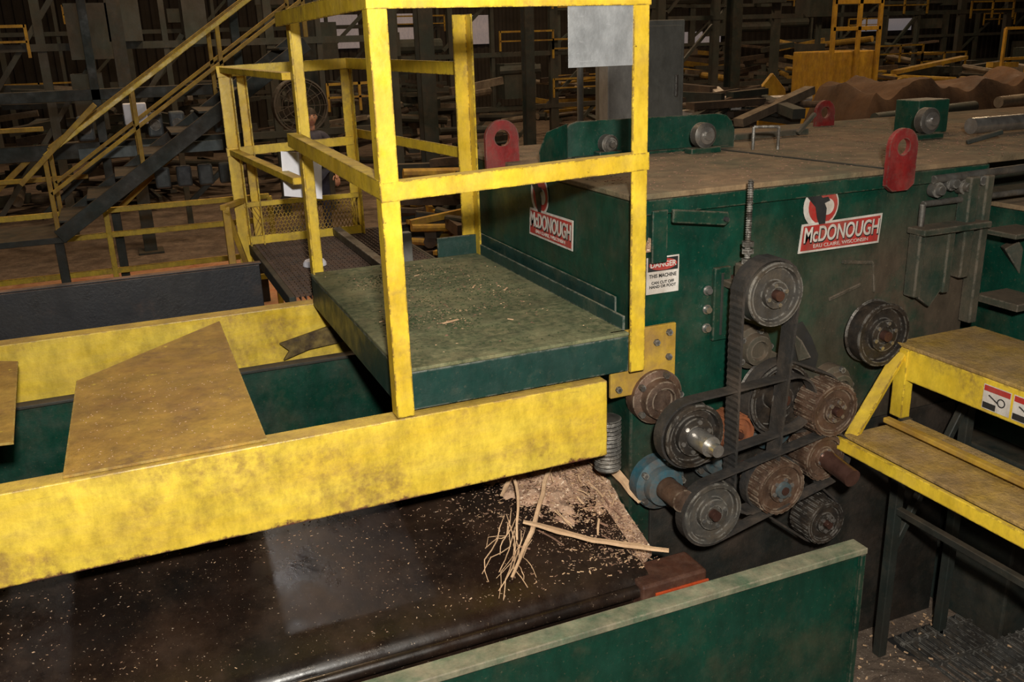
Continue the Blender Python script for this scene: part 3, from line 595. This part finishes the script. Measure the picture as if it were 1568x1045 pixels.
# ------------------------------------------------------------ background: rails
def railing(name,a,b,zf,h=1.05,n=4,mat=YEL,mid=(.5,),r=.05):
    g=root(name); a=V(a);b=V(b)
    for i in range(n+1):
        p=a+(b-a)*i/n; prism('post_%d'%i,rect(r,r),(p.x,p.y,zf),(p.x,p.y,zf+h),mat,g,up=(0,1,0),b=.002)
    for k in (1.,)+mid: prism('rail_%.2f'%k,rect(r*.8,r),(a.x,a.y,zf+h*k),(b.x,b.y,zf+h*k),mat,g,b=.002)
    return g
railing('walkway_handrail',(-3.2,9.3,0),(1.3,9.3,0),FL+.02,1.15,3,YEL,(.80,.5,.3))
box('red_walkway',-6,3.2,9.2,12.1,FL+.002,FL+.02,REDF,b=0)
sta=root('steel_staircase')
for yy,nm in ((8.2,'near'),(8.95,'far')):
    a=V((-.55,yy,-.25)); b=V((1.6,yy,1.19))
    bar('stringer_'+nm,a+V((0,0,-.2)),b+V((0,0,-.2)),.04,.12,DKST,sta); bar('handrail_'+nm,a+V((0,0,.45)),b+V((0,0,.45)),.04,.035,YEL if nm=='near' else YDK,sta); bar('midrail_'+nm,a+V((0,0,.15)),b+V((0,0,.15)),.035,.03,YDK,sta)
    for k in range(4):
        p=a+(b-a)*(k/3); bar('baluster_%s_%d'%(nm,k),p+V((0,0,-.15)),p+V((0,0,.45)),.035,.035,YDK,sta)
for k in range(9):
    p=V((-.55,8.2,-.4))+V((2.15,0,1.44))*((k+.5)/9); box('tread_%d'%k,p.x-.11,p.x+.11,8.22,8.94,p.z-.02,p.z,DKST,sta)
box('lower_landing',-1.5,-.5,8.2,8.95,-.5,-.45,DKST,sta); box('landing_leg',-1.45,-1.38,8.25,8.32,FL,-.5,DKST,sta); box('landing_leg_b',-.6,-.53,8.25,8.32,FL,-.5,DKST,sta)
bar('lower_brace',(-.75,8.15,.0),(-.12,8.15,.58),.04,.04,YDK,sta)
cw=root('catwalk_structure')
for z,h in ((.10,.14),(.60,.10)): box('girder_%.2f'%z,-3,1.25,9.6,9.7,z-h/2,z+h/2,DKST,cw)
box('girder_bright',-.35,.95,9.55,9.6,.02,.12,mk('pale_blue_steel',(.16,.20,.21),(.10,.13,.14),3,.5),cw)
for i in (0,2,4,6): box('col_%d'%i,-2.8+i*.66,-2.72+i*.66,9.6,9.7,FL+.02,1.8,DKST,cw)
for i in range(6): bar('brace_%d'%i,(-2.75+i*.66,9.65,-.5),(-2.1+i*.66,9.65,.05),.05,.05,DKST if i%2 else YDK,cw)
MG=mk('motor_grey',(.07,.085,.09),(.045,.05,.06),5,.5)
for i in range(7):
    x=-.25+i*.2
    if i in(1,): continue
    box('motor_%d'%i,x-.07,x+.07,9.4,9.56,.20,.42,MG,cw,.02); rod('motor_end_%d'%i,(x,9.37,.31),(x,9.4,.31),.05,CAST,cw)
    if i>2: box('motor_low_%d'%i,x-.07,x+.07,9.5,9.6,-.30,-.10,MG,cw,.02)
for z,(a,b) in ((-.12,(-3,-.3)),(.33,(-3,-.6))): bar('yellow_rail_%.2f'%z,(a,9.45,z),(b,9.45,z),.04,.04,YDK,cw)
box('white_junction_box',.09,.29,9.28,9.38,.33,.52,PAPER,cw,.01)
def rack(name,x0,x1,y,z1,n,mat,levels=3,seed=0,ymat=YDK,keep=.3):
    g=root(name); rr=random.Random(seed)
    bm=bmesh.new(); by=bmesh.new()
    for i in range(n+1):
        x=x0+(x1-x0)*i/n+rr.uniform(-.3,.3); w=rr.choice((.04,.06,.1)); addbox(bm,x-w,x+w,y,y+.12,FL,z1)
    for k in range(levels):
        z=FL+(z1-FL)*(k+1)/levels-.1; addbox(bm,x0,x1,y-.02,y+.1,z-.08,z+.02)
    for j in range(n):
        xa=x0+(x1-x0)*j/n; xb=x0+(x1-x0)*(j+1)/n
        for k in range(levels):
            z=FL+(z1-FL)*(k+1)/levels-.1+rr.uniform(-.3,.3)
            u=rr.random()
            if u<keep:
                addbox(by,xa,xb,y-.1,y-.06,z+.4,z+.44); addbox(by,xa,xb,y-.1,y-.06,z+.2,z+.23)
                for i in range(3): x=xa+(xb-xa)*i/2; addbox(by,x-.02,x+.02,y-.1,y-.06,z,z+.44)
            elif u<.6:
                x=rr.uniform(xa,xb-.3); addbox(bm,x,x+rr.uniform(.3,.9),y-.25,y+.3,z+.02,z+rr.uniform(.3,.8))
            elif u<.75: addprism(bm,circ(.16,12),(xa,y+.2,z+.3),(xb,y+.2,z+.3))
            if rr.random()<.5:
                za=FL+(z1-FL)*k/levels; zb=FL+(z1-FL)*(k+1)/levels
                addprism(bm,rect(.07,.07),(xa,y+.05,za),(xb,y+.05,zb))
    finish('frame',bm,mat,g); finish('rails',by,ymat,g)
    return g
DG=mk('grey_green_machinery',(.045,.06,.052),(.055,.05,.042),1.5,.6,dust=(.12,.09,.065),dusty=.3)
rack('conveyor_support_frame',-3.0,4.2,15,2.6,7,DG,levels=3,seed=1)
rack('conveyor_support_frame',3.0,11.0,20.3,3.2,6,DG,levels=4,seed=2,keep=.2)
rack('conveyor_support_frame',12.0,26.0,19,3.0,9,DG,levels=3,seed=3,keep=.3)
rack('conveyor_support_frame',-4.0,9.0,26,3.2,8,DG,levels=3,seed=4,keep=.2)
rack('conveyor_support_frame',13.0,36.0,27,3.2,14,DG,levels=4,seed=5,keep=.25)
PNK=mk('pale_cladding',(.7,.60,.58),(.5,.42,.42),.6,.7,bump=.1,grime=.5)
bsdf=PNK.node_tree.nodes['Principled BSDF']; bsdf.inputs['Emission Color'].default_value=(.85,.75,.75,1); bsdf.inputs['Emission Strength'].default_value=.12
for i,(x,w,z0,z1) in enumerate([(7.6,1.3,.9,2.0),(9.8,.9,1.0,2.0),(12.4,1.8,.9,1.9),(22,4,0.6,1.1),(32,3,.9,1.4)]): box('window_%d'%(i+1),x-w/2,x+w/2,32.85,32.95,z0,z1,PNK)
for (x,y,w) in ((4.3,13.2,.22),(5.7,12.7,.14),(13.2,18.0,.25),(3.1,15.7,.25),(.2,13.0,.16),(28.8,18,.3)):
    g=root('steel_column'); 
    bm=bmesh.new(); addbox(bm,x-w/2,x+w/2,y,y+.03,FL,7.9); addbox(bm,x-w/2,x+w/2,y+w,y+w+.03,FL,7.9); addbox(bm,x-.015,x+.015,y+.03,y+w,FL,7.9); finish('h_section',bm,DKST,g)
    box('base_plate',x-w,x+w,y-.1,y+w+.1,FL,FL+.03,DKST,g)
ec=root('electrical_cabinet')
box('cabinet',4.42,5.12,7.8,8.3,-.2,1.10,GRY,ec,.01); box('door',4.46,5.08,7.785,7.8,-.1,1.05,GRY,ec,.004); box('lower_box',4.18,4.60,7.60,7.78,.05,.72,mk('pale_grey',(.42,.40,.37),(.33,.32,.3),4,.5),ec,.01); box('handle',5.0,5.03,7.75,7.785,.4,.6,STEEL,ec,.004)
box('stand',4.2,5.1,7.7,8.2,FL,-.2,DKST,ec); rod('conduit',(4.05,7.9,FL),(4.05,7.9,4.5),.03,GRY,ec)
yc=root('yellow_equipment_stand')
Y2=mk('yellow_orange_paint',(.62,.36,.035),(.46,.24,.025),4,.5,dust=(.3,.17,.06),dusty=.3,grime=.5)
cx,cy=12.6,13.6
box('body',cx-.6,cx+.5,cy,cy+1,FL+1.0,FL+2.2,Y2,yc,.02); box('side_step',cx+.5,cx+1.1,cy,cy+.8,FL+1.1,FL+1.5,Y2,yc,.02); box('base',cx-.6,cx+1.1,cy,cy+1,FL+.5,FL+1.0,Y2,yc,.02)
for dx in (-.58,.0,.48): box('upright',cx+dx-.04,cx+dx+.04,cy-.05,cy,FL,FL+3.6,Y2,yc)
box('rail',cx-.6,cx+.5,cy-.05,cy,FL+3.0,FL+3.08,Y2,yc); box('rail_b',cx-.6,cx+.5,cy-.05,cy,FL+2.55,FL+2.62,Y2,yc)
railing('yellow_guard_rail',(15.6,13,0),(17.6,13,0),FL,2.5,3,Y2,(.78,.55))
railing('yellow_guard_rail',(7.2,13.2,0),(8.3,13.2,0),FL,2.6,2,Y2,(.8,.6))
bd=root('yellow_bent_guard'); plate('guard_sheet',[(8.75,11.3,FL+.9),(9.3,11.3,FL+.8),(9.2,11.3,FL+1.75),(8.95,11.3,FL+2.0),(8.7,11.3,FL+1.75)],.06,(0,1,0),Y2,bd,.01); box('guard_foot',8.8,9.1,11.3,11.5,FL,FL+.9,DKST,bd,.01)
def pile(name,x0,x1,y0,y1,n,zmax,mats,seed,lmin=.6,lmax=2.4,thin=1.):
    g=root(name); rr=random.Random(seed)
    bms=[bmesh.new() for _ in mats]
    for i in range(n):
        x=rr.uniform(x0,x1);y=rr.uniform(y0,y1);z=FL+.08+rr.random()**1.2*zmax;L=rr.uniform(lmin,lmax)
        a=rr.choice([rr.gauss(0,.15),rr.gauss(0,.15),rr.gauss(1.57,.3),rr.uniform(0,3)]); t=rr.gauss(0,.10)
        d=V((math.cos(a),math.sin(a),t))*L/2; c=V((x,y,z)); k=rr.randrange(len(mats))
        p=c-d;q=c+d; p.z=max(p.z,FL+.06); q.z=max(q.z,FL+.06)
        if rr.random()<.35: addprism(bms[k],circ(rr.uniform(.03,.10)*thin,10),p,q)
        else: addprism(bms[k],rect(rr.uniform(.05,.22)*thin,rr.uniform(.05,.18)*thin),p,q)
    for i,(b,m) in enumerate(zip(bms,mats)): finish('scrap_%d'%i,b,m,g)
    return g
PIPE=mk('worn_pipe',(.30,.25,.19),(.17,.135,.105),4,.45,metal=.3)
DBR=mk('dark_brown_steel',(.07,.046,.03),(.04,.03,.024),3,.7,dust=(.19,.12,.07),dusty=.3)
pile('scrap_steel_pile',6.4,7.9,9.2,11.8,220,1.8,[DBR,DG,PIPE,DBR,DKST,WHT],11,.4,1.3,.75)
pile('lumber_scrap_pile',3.3,4.9,9.4,11.8,120,1.1,[DBR,DKST,DG,DBR,YDK],12,.4,1.1,.8)
pile('steel_offcut_pile',14.5,26,14.8,17.2,180,1.7,[DBR,DKST,PIPE,DG,YDK],13,.8,2.4)
pile('pipe_pile',11,24,21.8,25,200,2.2,[DBR,DG,PIPE,YDK,DBR],16,.8,2.4)
pile('conveyor_parts_pile',-2,8,17,19.2,160,2.0,[DBR,DKST,PIPE,DG,DKST],14,.6,1.6)
pile('floor_debris_pile',-3,2.0,6.4,7.6,60,.12,[DBR,DKST,WOOD],15,.2,.8)
tp=root('brown_tarp_heap')
bm=bmesh.new(); g={}; nxx,nyy=140,40
for i in range(nxx+1):
    for j in range(nyy+1):
        u=i/nxx; v=j/nyy; x=9.4+u*6.2; y=9.9+v*1.8+.5*u
        env=min(1,min(v,1-v)*6)*min(1,min(u,1-u)*12)
        h=1.76+.22*noise.noise(V((x*.9,y*.5,1)))+.20*noise.noise(V((x*1.9,y*1.2,5)))
        rid=abs(noise.noise(V((x*1.6+y*1.2,y*.6,9))))*.22
        g[i,j]=bm.verts.new((x,y,FL+max(0.01,env**.5*(h-rid))))
for i in range(nxx):
    for j in range(nyy): bm.faces.new([g[i,j],g[i+1,j],g[i+1,j+1],g[i,j+1]])
finish('draped_tarp',bm,BRN,tp,True)
for i,(x,l,zz) in enumerate([(9.5,2.0,1.40),(11.8,2.2,1.5),(13.4,1.8,1.45)]): rod('conveyor_roll_%d'%i,(x,9.8,FL+zz),(x+l,9.95,FL+zz+.05),.08,PIPE if i%2 else DG,tp)
fn=root('drum_fan'); fc=V((2.45,13.6,.18))
bm=bmesh.new()
addlathe(bm,[(.36,0),(.38,0),(.38,.25),(.36,.25),(.36,0)],fc,(0,-1,0),36)
for r in (.1,.18,.26,.33): addlathe(bm,[(r,.25),(r+.008,.25),(r+.008,.258),(r,.258),(r,.25)],fc,(0,-1,0),36)
for k in range(12):
    a=k*math.pi/6; addprism(bm,rect(.008,.008),fc+V((0,-.254,0)),fc+V((.37*math.cos(a),-.254,.37*math.sin(a))))
for k in range(4):
    a=k*math.pi/2+.4; addprism(bm,rect(.12,.01),fc+V((.05*math.cos(a),-.12,.05*math.sin(a))),fc+V((.33*math.cos(a),-.12,.33*math.sin(a))),up=(0,1,.5))
addprism(bm,circ(.03),fc+V((0,-.1,-.38)),(fc.x,fc.y-.1,FL+.05)); addlathe(bm,[(0,.05),(.3,.04),(.32,0),(0,0)],(fc.x,fc.y-.1,FL),(0,0,1),28)
finish('fan_body',bm,mk('fan_grey',(.10,.09,.08),(.07,.06,.05),5,.5),fn)
# ------------------------------------------------------------ person
def skin(name,verts,edges,mat,parent,sub=2,rootv=0):
    me=bpy.data.meshes.new(name); me.from_pydata([v[0] for v in verts],edges,[]); ob=bpy.data.objects.new(name,me); COL.objects.link(ob); me.materials.append(mat)
    sm=ob.modifiers.new('s','SKIN'); sm.use_smooth_shade=True
    sv=me.skin_vertices[0].data
    for i,v in enumerate(verts):
        sv[i].radius=v[1]; sv[i].use_root=(i==rootv)
    m=ob.modifiers.new('d','SUBSURF'); m.levels=sub; m.render_levels=sub
    ob.parent=parent; return ob
pr=root('mill_worker'); px,py=2.42,12.6
pr.location=(px,py,FL)
skin('trousers',[((0,0,.98),(.15,.11)),((.09,0,.90),(.095,.095)),((.10,-.02,.50),(.065,.068)),((.11,.02,.10),(.05,.055)),((-.09,0,.90),(.095,.095)),((-.10,-.02,.50),(.065,.068)),((-.11,.02,.10),(.05,.055))],[(0,1),(1,2),(2,3),(0,4),(4,5),(5,6)],JEAN,pr)
skin('shirt',[((0,0,1.0),(.15,.11)),((0,0,1.18),(.15,.11)),((0,0,1.36),(.17,.115)),((0,.01,1.45),(.12,.08)),((.17,.01,1.42),(.065,.065)),((.24,.0,1.22),(.052,.052)),((-.17,.01,1.42),(.065,.065)),((-.24,.0,1.22),(.052,.052)),((0,.01,1.50),(.065,.06))],[(0,1),(1,2),(2,3),(3,4),(4,5),(3,6),(6,7),(3,8)],SHIRT,pr)
for s,n in ((1,'right'),(-1,'left')):
    skin('forearm_'+n,[((.24*s,0,1.24),(.042,.042)),((.26*s,-.02,1.12),(.042,.042)),((.25*s,-.14,.95),(.028,.026)),((.245*s,-.18,.90),(.036,.018)),((.24*s,-.21,.85),(.038,.016))],[(0,1),(1,2),(2,3),(3,4)],SKIN,pr)
    for k,(dx,l) in enumerate(((-.027,.062),(-.009,.072),(.009,.068),(.026,.052))):
        skin('finger_%s_%d'%(n,k),[((.24*s+dx,-.205,.865),(.009,.009)),((.24*s+dx,-.222,.835-l*.3),(.009,.009)),((.24*s+dx,-.218,.83-l*.7),(.008,.008)),((.24*s+dx,-.20,.825-l),(.007,.007))],[(0,1),(1,2),(2,3)],SKIN,pr,1)
    skin('thumb_'+n,[((.24*s-.03*s,-.185,.90),(.011,.011)),((.24*s-.055*s,-.21,.87),(.010,.010)),((.24*s-.06*s,-.225,.84),(.008,.008))],[(0,1),(1,2)],SKIN,pr,1)
    box('boot_'+n,.11*s-.05,.11*s+.05,-.19,.08,0,.11,HAIR,pr,.03)
bm=bmesh.new(); bmesh.ops.create_uvsphere(bm,u_segments=32,v_segments=24,radius=1)
for v in bm.verts:
    x,y,z=v.co; w=.078*(1-.22*max(0,-z)**1.3); X_=x*w; Y_=y*.098*(1-.12*max(0,-z)); Z_=z*.118
    if y<0:
        g=math.exp(-((x/.16)**2+((z+.12)/.22)**2)); Y_-=.024*g
        for sx in (-.38,.38): Y_+=.012*math.exp(-(((x-sx)/.18)**2+((z-.05)/.12)**2))
        Y_-=.006*math.exp(-((x/.35)**2+((z+.48)/.09)**2)); Y_-=.008*math.exp(-((x/.3)**2+((z+.85)/.2)**2))
    v.co=(X_,Y_,Z_+1.67)
finish('head',bm,SKIN,pr,True)
skin('neck',[((0,.015,1.48),(.055,.055)),((0,.01,1.60),(.05,.05))],[(0,1)],SKIN,pr,1)
for s in (-1,1):
    lathe('ear_%d'%s,[(0,-.006),(.022,-.006),(.03,.004),(.02,.012),(0,.006)],(.077*s,.01,1.665),(s,-.2,0),SKIN,pr,16)
    lathe('eye_%d'%s,[(0,.009),(.008,.006),(.013,0)],(.03*s,-.083,1.677),(0,-1,0),WHT,pr,14); lathe('iris_%d'%s,[(0,.0105),(.005,.009)],(.03*s,-.083,1.677),(0,-1,0),HAIR,pr,12)
    bar('brow_%d'%s,(.015*s,-.094,1.70),(.047*s,-.088,1.70),.006,.006,HAIR,pr,0)
bar('mouth',(-.022,-.092,1.615),(.022,-.092,1.615),.006,.007,mk('lips',(.3,.1,.08)),pr,.001)
bm=bmesh.new(); bmesh.ops.create_uvsphere(bm,u_segments=28,v_segments=20,radius=1)
for v in list(bm.verts):
    if v.co.z<.25-(.75 if v.co.y>.1 else 0): bm.verts.remove(v)
for v in bm.verts: v.co=(v.co.x*.086,v.co.y*.106+.004,v.co.z*.126+1.675)
finish('hair',bm,HAIR,pr,True)
# ------------------------------------------------------------ lights
def area(n,loc,tgt,size,e,colr,sy=None):
    l=bpy.data.lights.new(n,'AREA'); l.energy=e; l.color=colr; l.size=size
    if sy: l.shape='RECTANGLE'; l.size_y=sy
    o=bpy.data.objects.new(n,l); COL.objects.link(o); o.location=loc; o.rotation_euler=(V(tgt)-V(loc)).to_track_quat('-Z','Y').to_euler(); return o
area('camera_flash',(.05,-.25,1.35),(1.1,3,-.2),.12,160,(1,.95,.86))
area('overhead_fill',(.7,.2,3.2),(1.2,3,-.1),.5,34,(1,.88,.72))  # added warm fill over the foreground, no fixture modelled
area('high_bay_lamp',(.42,4.8,4.6),(.5,4.6,0),.2,26,(1,.97,.95))
for i,(x,y,e) in enumerate([(1,10,200),(7,9,130),(5,17,170),(14,12,300),(24,20,340),(12,25,260),(0,22,150),(3,9.8,60)]):  # last entry is an added fill aimed at the worker, not a high bay
    area('high_bay_lamp.%03d'%(i+1),(x,y,6.5 if i<7 else 3.6),(x,y,0) if i<7 else (2.4,12.6,-.2),1. if i<7 else .5,e,(1,.70,.42))
w=bpy.data.worlds.new('world'); sc.world=w; w.use_nodes=True; w.node_tree.nodes['Background'].inputs[0].default_value=(1,.8,.6,1); w.node_tree.nodes['Background'].inputs[1].default_value=.012
